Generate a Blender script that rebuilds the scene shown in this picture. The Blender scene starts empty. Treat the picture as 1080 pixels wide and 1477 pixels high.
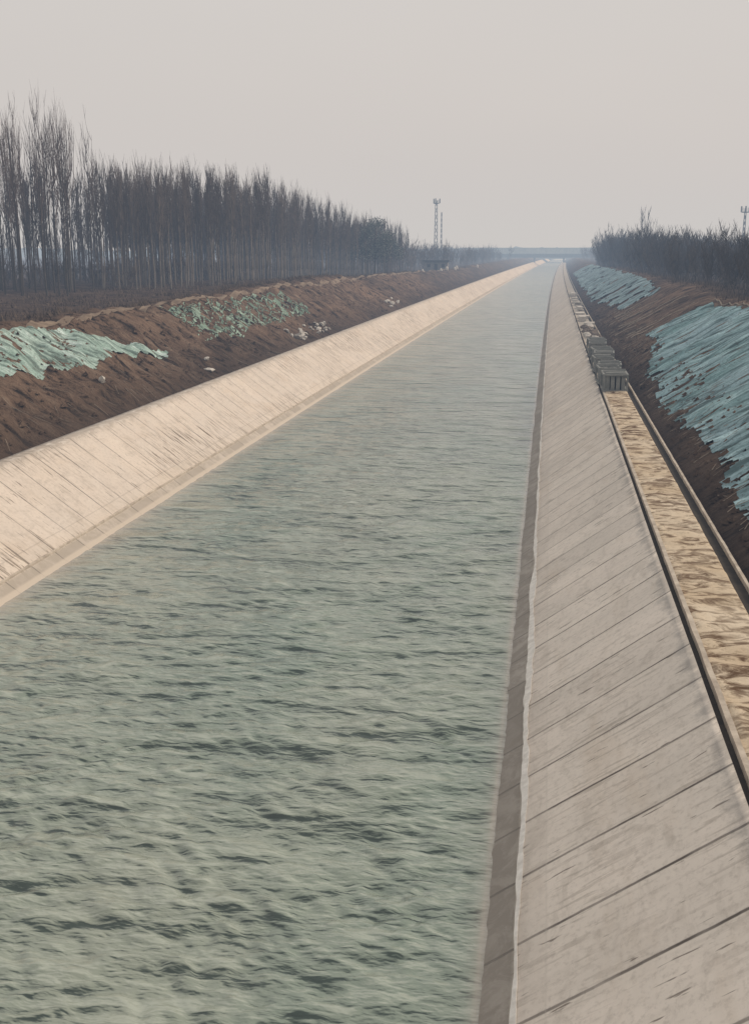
import bpy, math, random
import numpy as np
from mathutils import Vector, noise as mn

R = math.radians
scene = bpy.context.scene
COL = scene.collection

# ------------------------------------------------------------------ layout constants (metres, canal runs along +Y)
CAM_H = 12.0
WL_R, WL_L = -0.69, -18.30        # water line at z = 0
TOP_R, TOP_L = 3.60, -22.66       # top edges of the concrete lining
TOP_Z = 3.17
LEDGE_L = -23.35
SAND_R = 5.35
KERB_R = 5.72
SLOPE = 1.75
CREST_L = -31.8
CREST_R = 14.9


def shift(Y):
    Y = np.maximum(np.asarray(Y, dtype=float), 0.0)
    return 12.6 * (Y / 1000.0) ** 1.6


def smooth(a, b, x):
    t = min(1.0, max(0.0, (x - a) / (b - a)))
    return t * t * (3 - 2 * t)


def nz(x, y, z=0.0):
    return mn.noise(Vector((x, y, z)))


def fbm(x, y, z=0.0, o=4):
    s, a, f = 0.0, 1.0, 1.0
    for _ in range(o):
        s += a * nz(x * f, y * f, z + 7.3 * f)
        a *= 0.5
        f *= 2.03
    return s


def terrain(xr, Y):
    """height of bare ground; xr = X measured from the canal's own axis frame"""
    fade = 1.0 / (1.0 + max(0.0, Y - 200) / 500.0)
    if xr < TOP_L:
        if xr > LEDGE_L:
            return TOP_Z - 0.12
        cz = 7.75 + 0.45 * nz(Y * 0.03, 3.1) + 0.75 * math.exp(-((Y - 150) / 34.0) ** 2) - 1.2 * smooth(190, 330, Y)
        d = LEDGE_L - xr
        zs = TOP_Z - 0.10 + d / SLOPE
        plate = cz - 0.9 * smooth(0, 9, (-31.0 - xr))
        z = min(zs, plate)
        k = 1.1                                    # rounded crest
        h = max(k - abs(zs - plate), 0.0) / k
        z -= h * h * k * 0.25
        rough = smooth(0.0, 1.2, d)
        amp = 0.42 if xr > -33.5 else 0.25
        z += rough * amp * (fbm(xr * 0.42, Y * 0.42, 1.7, 4) - .7 * abs(fbm(xr * .35, Y * 1.1, 6.1, 3)) + .25)
        z += rough * 0.45 * nz(xr * 0.1, Y * 0.11, 9.0) * (1 if d < 9 else .6)
        return z
    if xr > TOP_R:
        if xr < KERB_R + 0.12:
            return TOP_Z - 0.30
        cz = 8.15 + 0.35 * nz(Y * 0.035, 8.1) - 1.2 * smooth(230, 420, Y)
        d = xr - KERB_R - 0.12
        zs = TOP_Z - 0.30 + d / SLOPE + 0.1 * smooth(0.0, .5, d)
        plate = cz - 0.5 * smooth(0, 9, xr - 15.5)
        z = min(zs, plate)
        k = 0.9
        h = max(k - abs(zs - plate), 0.0) / k
        z -= h * h * k * 0.25
        rough = smooth(0.2, 1.4, d)
        z += rough * 0.26 * (fbm(xr * 0.25, Y * 0.6, 5.7, 4) - .6 * abs(fbm(xr * .3, Y * 1.4, 2.1, 3)) + .2)
        z += rough * 0.3 * nz(xr * 0.1, Y * 0.12, 19.0)
        return z
    # canal cut below the lining
    if xr < WL_L + 4:
        return max(TOP_Z - (xr - TOP_L) * TOP_Z / (WL_L - TOP_L), -2.3) - 0.2
    if xr > WL_R - 4:
        return max(TOP_Z - (TOP_R - xr) * TOP_Z / (TOP_R - WL_R), -2.3) - 0.2
    return -2.5


def world_z(X, Y):
    return terrain(X - float(shift(Y)), Y)


# ------------------------------------------------------------------ object helpers
def mesh(name, verts, faces, mat=None, parent=None, smooth_shade=True, uvs=None, attr=None):
    me = bpy.data.meshes.new(name)
    me.from_pydata([tuple(v) for v in verts], [], faces)
    if uvs is not None:
        uv = me.uv_layers.new(name='UVMap')
        idx = np.zeros(len(me.loops), dtype=np.int32)
        me.loops.foreach_get('vertex_index', idx)
        uv.data.foreach_set('uv', np.asarray(uvs, dtype=np.float32)[idx].ravel())
    if attr:
        for k, vals in attr.items():
            a = me.attributes.new(k, 'FLOAT', 'POINT')
            a.data.foreach_set('value', np.asarray(vals, dtype=np.float32))
    if smooth_shade:
        me.polygons.foreach_set('use_smooth', [True] * len(me.polygons))
    me.update()
    o = bpy.data.objects.new(name, me)
    COL.objects.link(o)
    if mat:
        me.materials.append(mat)
    if parent:
        o.parent = parent
    return o


def tag(o, label=None, cat=None, group=None, kind=None):
    if label: o['label'] = label
    if cat: o['category'] = cat
    if group: o['group'] = group
    if kind: o['kind'] = kind
    return o


def empty(name, loc=(0, 0, 0), rz=0.0):
    o = bpy.data.objects.new(name, None)
    o.empty_display_size = 0.3
    COL.objects.link(o)
    o.location = loc
    o.rotation_euler = (0, 0, rz)
    return o


def copy_tree(o, parent=None):
    c = o.copy()
    COL.objects.link(c)
    if parent: c.parent = parent
    for ch in list(o.children):
        copy_tree(ch, c)
    return c


def grid_mesh(name, us, vs, f, mat, keep=None, parent=None, uvf=None, attr=None):
    verts, uvs = [], []
    at = {k: [] for k in (attr or {})}
    for v in vs:
        for u in us:
            verts.append(f(u, v))
            uvs.append(uvf(u, v) if uvf else (u, v))
            for k in at: at[k].append(attr[k](u, v))
    n = len(us)
    faces = []
    for j in range(len(vs) - 1):
        for i in range(n - 1):
            if keep and not keep(0.5 * (us[i] + us[i + 1]), 0.5 * (vs[j] + vs[j + 1])):
                continue
            a = j * n + i
            faces.append((a, a + 1, a + n + 1, a + n))
    if keep:
        used = sorted({i for fc in faces for i in fc})
        remap = {u: k for k, u in enumerate(used)}
        verts = [verts[i] for i in used]
        uvs = [uvs[i] for i in used]
        for k in at: at[k] = [at[k][i] for i in used]
        faces = [tuple(remap[i] for i in fc) for fc in faces]
    return mesh(name, verts, faces, mat, parent, True, uvs, at)


class Geo:
    def __init__(self):
        self.v, self.f = [], []

    def box(self, x0, x1, y0, y1, z0, z1):
        n = len(self.v)
        self.v += [(x0, y0, z0), (x1, y0, z0), (x1, y1, z0), (x0, y1, z0), (x0, y0, z1), (x1, y0, z1), (x1, y1, z1), (x0, y1, z1)]
        self.f += [(n, n + 3, n + 2, n + 1), (n + 4, n + 5, n + 6, n + 7), (n, n + 1, n + 5, n + 4), (n + 1, n + 2, n + 6, n + 5), (n + 2, n + 3, n + 7, n + 6), (n + 3, n, n + 4, n + 7)]

    def seg(self, p0, r0, p1, r1, k=3):
        p0, p1 = Vector(p0), Vector(p1)
        d = (p1 - p0)
        if d.length < 1e-6: return
        d.normalize()
        a = d.cross(Vector((1, 0, 0)) if abs(d.x) < .8 else Vector((0, 1, 0))).normalized()
        b = d.cross(a)
        n = len(self.v)
        for p, r in ((p0, r0), (p1, r1)):
            for i in range(k):
                t = 2 * math.pi * i / k
                q = p + a * (r * math.cos(t)) + b * (r * math.sin(t))
                self.v.append((q.x, q.y, q.z))
        for i in range(k):
            j = (i + 1) % k
            self.f.append((n + i, n + j, n + k + j, n + k + i))
        if k > 3:
            self.f.append(tuple(range(n + k, n + 2 * k)))

    def path(self, pts, rs, k=3):
        for i in range(len(pts) - 1):
            self.seg(pts[i], rs[i], pts[i + 1], rs[i + 1], k)

    def leaf(self, p, s, rnd):
        a = Vector((rnd.gauss(0, 1), rnd.gauss(0, 1), rnd.gauss(0, 1))).normalized()
        b = a.cross(Vector((rnd.gauss(0, 1), rnd.gauss(0, 1), rnd.gauss(0, 1)))).normalized()
        n = len(self.v)
        p = Vector(p)
        for q in (p - a * s * .5, p + b * s * .35, p + a * s * .6, p - b * s * .3):
            self.v.append((q.x, q.y, q.z))
        self.f.append((n, n + 1, n + 2, n + 3))

    def add(self, other, loc, rz=0.0, sc=1.0):
        n = len(self.v)
        c, s = math.cos(rz) * sc, math.sin(rz) * sc
        lx, ly, lz = loc
        self.v += [(lx + x * c - y * s, ly + x * s + y * c, lz + z * sc) for x, y, z in other.v]
        self.f += [tuple(i + n for i in f) for f in other.f]

    def build(self, name, mat, parent=None, smooth_shade=False):
        return mesh(name, self.v, self.f, mat, parent, smooth_shade)


# ------------------------------------------------------------------ material helpers
class NT:
    def __init__(self, name):
        self.m = bpy.data.materials.new(name)
        self.m.use_nodes = True
        self.t = self.m.node_tree
        self.t.nodes.clear()
        self.out = self.t.nodes.new('ShaderNodeOutputMaterial')

    def n(self, typ, **kw):
        nd = self.t.nodes.new(typ)
        for k, v in kw.items(): setattr(nd, k, v)
        return nd

    def l(self, a, b):
        self.t.links.new(a, b)

    def setin(self, sock, v):
        if hasattr(v, 'links') or isinstance(v, bpy.types.NodeSocket):
            self.l(v, sock)
        else:
            sock.default_value = v

    def math(self, op, a, b=0.0, c=None, clamp=False):
        nd = self.n('ShaderNodeMath', operation=op)
        nd.use_clamp = clamp
        self.setin(nd.inputs[0], a); self.setin(nd.inputs[1], b)
        if c is not None: self.setin(nd.inputs[2], c)
        return nd.outputs[0]

    def coord(self, which='Object'):
        return self.n('ShaderNodeTexCoord').outputs[which]

    def scale(self, vec, s):
        nd = self.n('ShaderNodeMapping')
        self.l(vec, nd.inputs['Vector'])
        nd.inputs['Scale'].default_value = s
        return nd.outputs[0]

    def noise(self, vec, sc, detail=4, rough=.55, dist=0.0):
        nd = self.n('ShaderNodeTexNoise')
        self.l(vec, nd.inputs['Vector'])
        nd.inputs['Scale'].default_value = sc
        nd.inputs['Detail'].default_value = detail
        nd.inputs['Roughness'].default_value = rough
        nd.inputs['Distortion'].default_value = dist
        return nd.outputs[0]

    def ramp(self, fac, stops):
        nd = self.n('ShaderNodeValToRGB')
        cr = nd.color_ramp
        while len(cr.elements) < len(stops): cr.elements.new(.5)
        for e, (p, c) in zip(cr.elements, stops):
            e.position = p
            e.color = (c, c, c, 1) if isinstance(c, (int, float)) else (*c, 1)
        self.l(fac, nd.inputs[0])
        return nd.outputs[0]

    def mix(self, f, a, b, mode='MIX'):
        nd = self.n('ShaderNodeMix', data_type='RGBA', blend_type=mode)
        nd.clamp_factor = True
        self.setin(nd.inputs[0], f)
        for s, v in ((nd.inputs[6], a), (nd.inputs[7], b)):
            if isinstance(v, tuple): s.default_value = (*v, 1) if len(v) == 3 else v
            else: self.l(v, s)
        return nd.outputs[2]

    def bump(self, h, strength=.5, dist=.05, normal=None):
        nd = self.n('ShaderNodeBump')
        self.l(h, nd.inputs['Height'])
        nd.inputs['Strength'].default_value = strength
        nd.inputs['Distance'].default_value = dist
        if normal: self.l(normal, nd.inputs['Normal'])
        return nd.outputs[0]

    def bsdf(self, col, rough=.85, normal=None, spec=.3, **kw):
        b = self.n('ShaderNodeBsdfPrincipled')
        self.setin(b.inputs['Base Color'], (*col, 1) if isinstance(col, tuple) else col)
        self.setin(b.inputs['Roughness'], rough)
        b.inputs['Specular IOR Level'].default_value = spec
        for k, v in kw.items(): self.setin(b.inputs[k], v)
        if normal: self.l(normal, b.inputs['Normal'])
        self.l(b.outputs[0], self.out.inputs['Surface'])
        return self.m


def simple(name, c1, c2, sc=3.0, rough=.85, bump=.3, dist=.02, detail=5, aniso=(1, 1, 1)):
    m = NT(name)
    v = m.scale(m.coord(), aniso)
    f = m.noise(v, sc, detail, .6)
    col = m.mix(m.ramp(f, [(.3, 0.0), (.7, 1.0)]), c1, c2)
    return m.bsdf(col, rough, m.bump(f, bump, dist))


def sepxyz(m, v):
    nd = m.n('ShaderNodeSeparateXYZ')
    m.l(v, nd.inputs[0])
    return nd.outputs


# soil
def soil_mat():
    m = NT('soil')
    P = m.coord()
    big = m.noise(P, .06, 4, .6)
    mid = m.noise(m.scale(P, (.55, 1.25, .55)), .9, 7, .68, .5)
    fine = m.noise(P, 6.0, 5, .65)
    col = m.mix(m.ramp(big, [(.35, 0.), (.62, 1.)]), (.105, .070, .052), (.220, .143, .097))
    col = m.mix(m.ramp(mid, [(.38, 1.), (.50, 0.)]), col, (.026, .018, .014))  # crevice shade painted into the colour where the bump is low
    col = m.mix(m.ramp(mid, [(.54, 0.), (.66, .8)]), col, (.30, .215, .155))  # ridges painted lighter where the bump is high
    col = m.mix(m.math('MULTIPLY', m.ramp(m.noise(P, .35, 6, .7, .8), [(.56, 0.), (.70, 1.)]), .65), col, (.24, .165, .115))
    col = m.mix(m.ramp(fine, [(.60, 0.), (.72, .6)]), col, (.26, .19, .14))
    # plateau, away from the freshly cut banks, is covered in dull dead growth
    x, y, z = sepxyz(m, P)[0:3]
    sh = m.math('MULTIPLY', m.math('POWER', m.math('DIVIDE', m.math('MAXIMUM', y, 0.0), 1000.), 1.6), 12.6)
    xr = m.math('SUBTRACT', x, sh)
    dl = m.math('SUBTRACT', -33.5, xr)
    dr = m.math('SUBTRACT', xr, 17.0)
    d = m.math('MAXIMUM', dl, dr)
    d = m.math('ADD', d, m.math('MULTIPLY', mid, 4.0))
    pl = m.math('MULTIPLY', d, .3, clamp=True)
    grass = m.mix(m.ramp(mid, [(.35, 0.), (.65, 1.)]), (.045, .032, .030), (.10, .07, .055))
    col = m.mix(m.math('MULTIPLY', pl, .85), col, grass)
    col = m.mix(m.math('MULTIPLY', m.math('MULTIPLY', m.math('SUBTRACT', y, 170.), .01, clamp=True), m.ramp(mid, [(.42, .9), (.56, .35)])), col, (.07, .055, .048))
    dlow = m.math('SUBTRACT', 1.0, m.math('MULTIPLY', m.math('SUBTRACT', z, 3.0), .45), clamp=True)  # soil darker towards the foot of the banks
    col = m.mix(m.math('MULTIPLY', dlow, .75), col, (.052, .037, .029))
    h = m.math('ADD', m.math('MULTIPLY', mid, 1.0), m.math('MULTIPLY', fine, .35))
    return m.bsdf(col, .95, m.bump(h, 1.0, .6), .1)


def lining_mat(left):
    m = NT('lining_concrete_' + ('warm' if left else 'grey'))
    uv = m.coord('UV')
    s, y, _ = sepxyz(m, uv)[0:3]
    SL = 5.35
    wob = m.math('MULTIPLY', m.math('SUBTRACT', m.noise(m.scale(uv, (1.3, .5, 1)), 1.0, 3), .5), .05)
    yj = m.math('DIVIDE', m.math('ADD', y, wob), 1.96)
    fr = m.math('FRACT', yj)
    dj = m.math('ABSOLUTE', m.math('SUBTRACT', fr, .5))        # .5 at the joint
    joint = m.ramp(dj, [(.478, 0.), (.489, 1.)])
    jw = m.ramp(m.noise(m.scale(uv, (.7, .45, 1)), 1.0, 4, .6), [(.35, .55 if not left else .3), (.6, 1. if not left else .85)])
    joint = m.math('MULTIPLY', joint, jw)
    cell = m.math('FLOOR', yj)
    wn = m.n('ShaderNodeTexWhiteNoise', noise_dimensions='1D')
    m.l(cell, wn.inputs['W'])
    pv = m.math('MULTIPLY_ADD', wn.outputs['Value'], .15 if not left else .07, .93 if not left else .97)
    blotch = m.noise(uv, .35, 5, .62, .3)
    fine = m.noise(uv, 7.0, 6, .7)
    streak = m.noise(m.scale(uv, (.35, 3.2, 1)), 1.0, 5, .6, .2)
    streak2 = m.noise(m.scale(uv, (.9, 9.0, 1)), 1.0, 4, .6)
    if left:
        base = m.mix(m.ramp(blotch, [(.35, 0.), (.65, 1.)]), (.66, .57, .485), (.62, .545, .475))
        low = (.50, .44, .38)
    else:
        base = m.mix(m.ramp(blotch, [(.35, 0.), (.65, 1.)]), (.66, .60, .53), (.75, .675, .595))
        low = (.46, .425, .38)
    comb = m.n('ShaderNodeCombineColor')
    for i in range(3): m.l(pv, comb.inputs[i])
    base = m.mix(1.0, base, comb.outputs[0], 'MULTIPLY')
    base = m.mix(m.math('MULTIPLY', m.ramp(streak, [(.52, 0.), (.72, 1.)]),   .38 if left else .22), base, (.36, .30, .235) if left else (.44, .39, .33))
    base = m.mix(m.math('MULTIPLY', m.ramp(streak2, [(.56, 0.), (.70, 1.)]), .12), base, (.62, .54, .44) if left else (.60, .55, .48))
    base = m.mix(m.ramp(fine, [(.30, .35), (.5, 0.)]), base, (.26, .22, .18))
    cl = m.noise(m.scale(uv, (1.4, .8, 1)), 1.0, 7, .7, .6)
    base = m.mix(m.ramp(cl, [(.36, .28), (.48, 0.)]), base, (.33, .285, .235))
    br = m.noise(m.scale(uv, (.5, .16, 1)), 1.0, 5, .65, .5)
    base = m.mix(m.ramp(br, [(.54, 0.), (.68, .28)]), base, (.46, .36, .26) if not left else (.52, .40, .29))
    base = m.mix(m.ramp(cl, [(.56, 0.), (.70, .3)]), base, (.80, .72, .62))
    mk = m.noise(m.scale(uv, (.9, 7.0, 1)), 1.0, 3, .5, .2)
    base = m.mix(m.ramp(mk, [(.665, 0.), (.69, .8)]), base, (.16, .13, .105))
    # dark run-off stains, patchy along the bank
    patch = m.ramp(m.noise(m.scale(uv, (.16, .05, 1)), 1.0, 3, .5), [(.45, 0.), (.54, 1.)])
    st = m.ramp(m.noise(m.scale(uv, (.55, 5.5, 1)), 1.0, 6, .65, .3), [(.545, 0.), (.60, 1.)])
    base = m.mix(m.math('MULTIPLY', m.math('MULTIPLY', st, patch), .9 if left else .28), base, (.12, .085, .055))
    base = m.mix(m.math('MULTIPLY', joint, .92), base, (.07, .055, .045))
    # the toe strip next to the water, split in little panels of different tone
    lo = m.ramp(m.math('DIVIDE', s, SL), [(.125, 1.), (.155, 0.)])
    wn2 = m.n('ShaderNodeTexWhiteNoise', noise_dimensions='1D')
    m.l(m.math('ADD', m.math('FLOOR', m.math('DIVIDE', y, 1.96 if left else 3.92)), 31.0), wn2.outputs and wn2.inputs['W'])
    tone = m.mix(wn2.outputs['Value'], low, (.30, .26, .22) if left else (.23, .21, .185))
    tone = m.mix(m.math('MULTIPLY', m.ramp(m.noise(uv, 1.3, 7, .72, .5), [(.42, 0.), (.55, 1.)]), .75), tone, (.17, .15, .125) if not left else (.30, .26, .21))
    tone = m.mix(m.math('MULTIPLY', joint, .95), tone, (.03, .027, .024))
    base = m.mix(lo, base, tone)
    if left:
        edge = m.ramp(m.math('DIVIDE', s, SL), [(0.0, .0), (.012, 1.), (.05, .9), (.065, 0.)])
        base = m.mix(edge, base, (.52, .45, .37))
    else:
        wet = m.ramp(m.math('DIVIDE', s, SL), [(0.0, 1.), (.15, .4)])
        base = m.mix(m.math('MULTIPLY', m.math('MULTIPLY', wet, lo), .5), base, (.16, .145, .12))
    # pale strip above the lip and its faint edge line
    band = m.ramp(m.math('DIVIDE', s, SL), [(.15, 1.), (.245, .8), (.27, 0.)])
    base = m.mix(m.math('MULTIPLY', band, .25), base, (.52, .46, .40) if not left else (.60, .52, .43))
    ln = m.ramp(m.math('DIVIDE', m.math('ADD', s, m.math('MULTIPLY', wob, .6)), SL), [(.252, 0.), (.258, 1.), (.264, 0.)])
    base = m.mix(m.math('MULTIPLY', ln, .35), base, (.22, .19, .16) if left else (.55, .50, .44))
    # dirty top edge
    nt = m.math('ADD', m.math('DIVIDE', s, SL), m.math('MULTIPLY', m.math('SUBTRACT', m.noise(m.scale(uv, (.8, .9, 1)), 1.1, 7, .75), .5), .34))
    topd = m.ramp(nt, [(.93, 0.), (1.0, 1.)])
    base = m.mix(m.math('MULTIPLY', topd, .6), base, (.33, .28, .23) if left else (.21, .20, .19))
    if left:
        tp = m.ramp(m.noise(m.scale(uv, (4, 1.3, 1)), 1.0, 6, .7, .8), [(.50, 0.), (.60, 1.)])
        base = m.mix(m.math('MULTIPLY', m.math('MULTIPLY', topd, tp), .7), base, (.66, .60, .53))
    h = m.math('SUBTRACT', m.math('ADD', m.math('MULTIPLY', fine, .12), m.math('MULTIPLY', streak, .3)), joint)
    return m.bsdf(base, .82, m.bump(h, .6, .04), .25)


def water_mat():
    m = NT('canal_water')
    P = m.coord()
    at = m.n('ShaderNodeAttribute', attribute_name='shallow')
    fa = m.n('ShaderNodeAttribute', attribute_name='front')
    big = m.noise(m.scale(P, (1, .35, 1)), .14, 4, .6)
    col = m.mix(m.ramp(big, [(.35, 0.), (.65, 1.)]), (.180, .236, .196), (.262, .290, .236))
    sl, hs = None, None
    for k, (sx, sy, wt, ds) in enumerate(((.22, .38, .62, .3), (.55, 1.15, 1.15, .4), (1.25, 3.0, 1.05, .5), (2.6, 7.0, .95, .4), (5.4, 15.0, .60, .3))):
        ns = []
        for dy_ in (0.0, .20):
            off = m.n('ShaderNodeMapping')
            m.l(P, off.inputs['Vector'])
            off.inputs['Scale'].default_value = (sx, sy, 1)
            off.inputs['Location'].default_value = (3.7 * k, 11.3 * k + dy_, 0)
            off.inputs['Rotation'].default_value = (0, 0, (.10, -.12, .16, -.06, .08)[k])
            ns.append(m.noise(off.outputs[0], 1.0, 1.5, .5, ds))
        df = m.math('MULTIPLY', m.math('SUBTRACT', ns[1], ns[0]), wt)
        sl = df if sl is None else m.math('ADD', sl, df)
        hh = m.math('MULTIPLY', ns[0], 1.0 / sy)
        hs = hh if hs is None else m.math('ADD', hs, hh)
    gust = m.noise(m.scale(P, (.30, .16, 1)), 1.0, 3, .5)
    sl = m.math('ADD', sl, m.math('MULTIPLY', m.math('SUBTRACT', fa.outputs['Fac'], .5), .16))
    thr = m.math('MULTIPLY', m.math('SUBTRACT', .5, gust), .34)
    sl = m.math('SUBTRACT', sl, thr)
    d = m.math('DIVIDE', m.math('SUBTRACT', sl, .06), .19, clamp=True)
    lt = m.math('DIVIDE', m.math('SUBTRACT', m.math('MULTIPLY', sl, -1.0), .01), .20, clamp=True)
    col = m.mix(m.math('MULTIPLY', d, .90), col, (.012, .030, .024))  # shading of camera-facing wave fronts painted into the water colour
    col = m.mix(m.math('MULTIPLY', lt, .5), col, (.46, .50, .43))  # pale highlights painted on the backs of the waves
    col = m.mix(m.math('MULTIPLY', at.outputs['Fac'], .85), col, (.42, .375, .32))
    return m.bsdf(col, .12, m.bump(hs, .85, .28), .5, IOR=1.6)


def net_mat(name, c1, c2, holes, soilc=(.09, .06, .045)):
    m = NT(name)
    P = m.coord()
    st = m.noise(m.scale(P, (.30, 2.2, .30)), 1.0, 6, .68, .35)
    fine = m.noise(P, 9.0, 4, .7)
    big = m.noise(P, .22, 4, .6)
    col = m.mix(m.ramp(big, [(.35, 0.), (.65, 1.)]), c1, c2)
    dark = tuple(c * .30 for c in c1)
    col = m.mix(m.ramp(st, [(.39, .85), (.50, 0.)]), col, dark)  # fold shadows painted as dark streaks in the net colour
    col = m.mix(m.math('MULTIPLY', m.ramp(st, [(.53, 0.), (.68, 1.)]), .6), col, tuple(min(1, c * 1.8 + .06) for c in c2))  # highlights painted along the raised folds
    yy = sepxyz(m, P)[1]
    sm = m.math('ABSOLUTE', m.math('SUBTRACT', m.math('FRACT', m.math('ADD', m.math('DIVIDE', yy, 5.3), m.math('MULTIPLY', big, .25))), .5))
    col = m.mix(m.math('MULTIPLY', m.ramp(sm, [(.0, 1.), (.012, .9), (.03, 0.)]), .7), col, dark)
    col = m.mix(m.ramp(m.noise(m.scale(P, (1, 1, 1)), 2.3, 6, .75, 1.2), [(.34, .75), (.44, 0.)]), col, tuple(c * .7 for c in soilc))
    hl = m.ramp(m.noise(m.scale(P, (.6, 1.4, .6)), 1.4, 6, .72, .9), [(.33, 1.), (.40, 0.)])
    col = m.mix(m.math('MULTIPLY', hl, holes), col, soilc)
    col = m.mix(m.ramp(fine, [(.33, .5), (.5, 0.)]), col, dark)
    return m.bsdf(col, .75, m.bump(m.math('ADD', st, m.math('MULTIPLY', fine, .2)), 1.0, .3), .2)


M = {
    'soil': soil_mat(),
    'lin_l': lining_mat(True), 'lin_r': lining_mat(False),
    'water': water_mat(),
    'net_l': net_mat('green_net_pale', (.33, .47, .41), (.47, .60, .54), .5),
    'net_c': net_mat('green_net_crumpled', (.17, .26, .20), (.34, .44, .36), .45),
    'net_r': net_mat('blue_green_net', (.21, .36, .375), (.35, .50, .55), .12),
    'net_f': net_mat('blue_green_net_far', (.20, .31, .33), (.30, .42, .46), .35),
    'bark': simple('poplar_bark', (.038, .030, .026), (.075, .062, .052), 2.0, .9, .3, .01, 4, (6, 6, .8)),
    'bark_g': simple('grove_bark', (.11, .092, .078), (.20, .17, .145), 2.0, .9, .3, .01, 4, (6, 6, .8)),
    'twig': simple('poplar_twig', (.115, .085, .070), (.185, .14, .118), 1.0, .9, .1, .01, 2),
    'twig_d': simple('grove_twig', (.105, .080, .066), (.165, .130, .108), 1.0, .9, .1, .01, 2),
    'twig_s': simple('scrub_twig', (.045, .034, .027), (.085, .066, .052), 1.0, .9, .1, .01, 2),
    'leaf': simple('evergreen_leaf', (.022, .030, .024), (.26, .27, .24), .9, .7, .1, .01, 3),
    'straw': simple('dead_grass', (.07, .048, .036), (.16, .115, .08), .8, .95, .1, .01, 3),
    'mortar': simple('white_mortar', (.60, .57, .52), (.86, .83, .78), 4.0, .8, .5, .02, 5),
    'kerb': simple('kerb_concrete', (.30, .25, .20), (.58, .51, .42), 2.2, .85, .5, .02, 6),
    'gap': simple('gap_shade', (.022, .018, .015), (.05, .04, .03), 3.0, .95, .5, .02, 4),  # near-black colour paints the shade in the shallow gaps beside the kerbs
    'block': simple('crate_concrete', (.15, .155, .15), (.30, .30, .28), 1.6, .85, .5, .02, 5),
    'steel': simple('grey_steel', (.16, .17, .18), (.26, .27, .28), 5.0, .6, .2, .01, 4),
    'rust': simple('rusty_heap', (.10, .075, .06), (.22, .18, .15), 2.0, .9, .5, .03, 5),
    'pole': simple('weathered_pole', (.20, .16, .12), (.34, .28, .22), 3.0, .85, .3, .01, 4),
    'pale': simple('pale_debris', (.40, .37, .33), (.62, .58, .53), 3.0, .8, .5, .03, 4),
    'far': simple('bridge_concrete', (.10, .12, .15), (.15, .17, .20), .3, .85, .1, .02, 3),
    'dark': simple('dark_roof', (.035, .03, .028), (.06, .05, .045), 2.0, .85, .2, .02, 3),
    'wall': simple('rendered_wall', (.16, .14, .13), (.24, .22, .20), 1.0, .85, .2, .02, 4),
    'farp': simple('noise_barrier', (.36, .43, .48), (.46, .52, .57), .3, .8, .1, .02, 3),
    'hill': simple('hazy_woodland', (.03, .035, .045), (.05, .055, .06), .01, .95, .1, .2, 4),
    'footpath': simple('trodden_earth', (.12, .085, .06), (.28, .21, .15), 1.2, .95, .5, .04, 5),
}


def sand_mat():
    m = NT('sandy_path')
    P = m.coord()
    rut = m.noise(m.scale(P, (.9, 1.9, 1)), 1.3, 7, .66, .9)
    b = m.noise(P, .5, 4, .6)
    fine = m.noise(P, 9, 5, .7)
    col = m.mix(m.ramp(b, [(.35, 0.), (.65, 1.)]), (.54, .43, .30), (.66, .56, .43))
    dirt = m.ramp(rut, [(.40, 1.), (.47, .6), (.53, 0.)])
    amt = m.ramp(m.noise(m.scale(P, (.5, .2, 1)), 1.0, 4, .6), [(.32, .6), (.52, 1.)])
    col = m.mix(m.math('MULTIPLY', dirt, amt), col, (.13, .078, .043))
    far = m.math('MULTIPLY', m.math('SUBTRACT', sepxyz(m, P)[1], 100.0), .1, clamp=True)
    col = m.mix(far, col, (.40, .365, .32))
    col = m.mix(m.ramp(fine, [(.3, .45), (.45, 0.)]), col, (.22, .15, .09))
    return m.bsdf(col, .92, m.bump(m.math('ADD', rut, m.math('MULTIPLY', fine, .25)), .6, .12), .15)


M['sand'] = sand_mat()

# ------------------------------------------------------------------ ground sheet
def frange(a, b, st):
    n = max(1, int(round((b - a) / st)))
    return [a + (b - a) * i / n for i in range(n)]


rows = []
y = -60.0
while y < 6000:
    rows.append(y)
    y += 6.0 if y < 0 else max(.26, .005 * y) if y < 900 else .03 * y
rows.append(6000.0)
cols = [-4000, -2500, -1500, -900, -500, -300, -200, -150, -120] + frange(-105, -60, 3.0) + frange(-60, -34, 1.1) + frange(-34, LEDGE_L, .24) + \
    [LEDGE_L, LEDGE_L + .05, TOP_L - .05, TOP_L, -21, -19.5, -18.3, -16.8, -15, -9.5, -5, -2.2, -.69, .8, 2.2, TOP_R, TOP_R + .05] + \
    frange(TOP_R + .4, KERB_R, .6) + [KERB_R + .10, KERB_R + .14] + frange(KERB_R + .4, 17, .36) + frange(17, 42, 1.2) + frange(42, 80, 3.5) + \
    [80, 100, 140, 200, 300, 500, 900, 1500, 2500, 4000]
ground = grid_mesh('ground', cols, rows, lambda u, v: (u + float(shift(v)), v, terrain(u, v)), M['soil'])
tag(ground, kind='structure')

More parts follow.
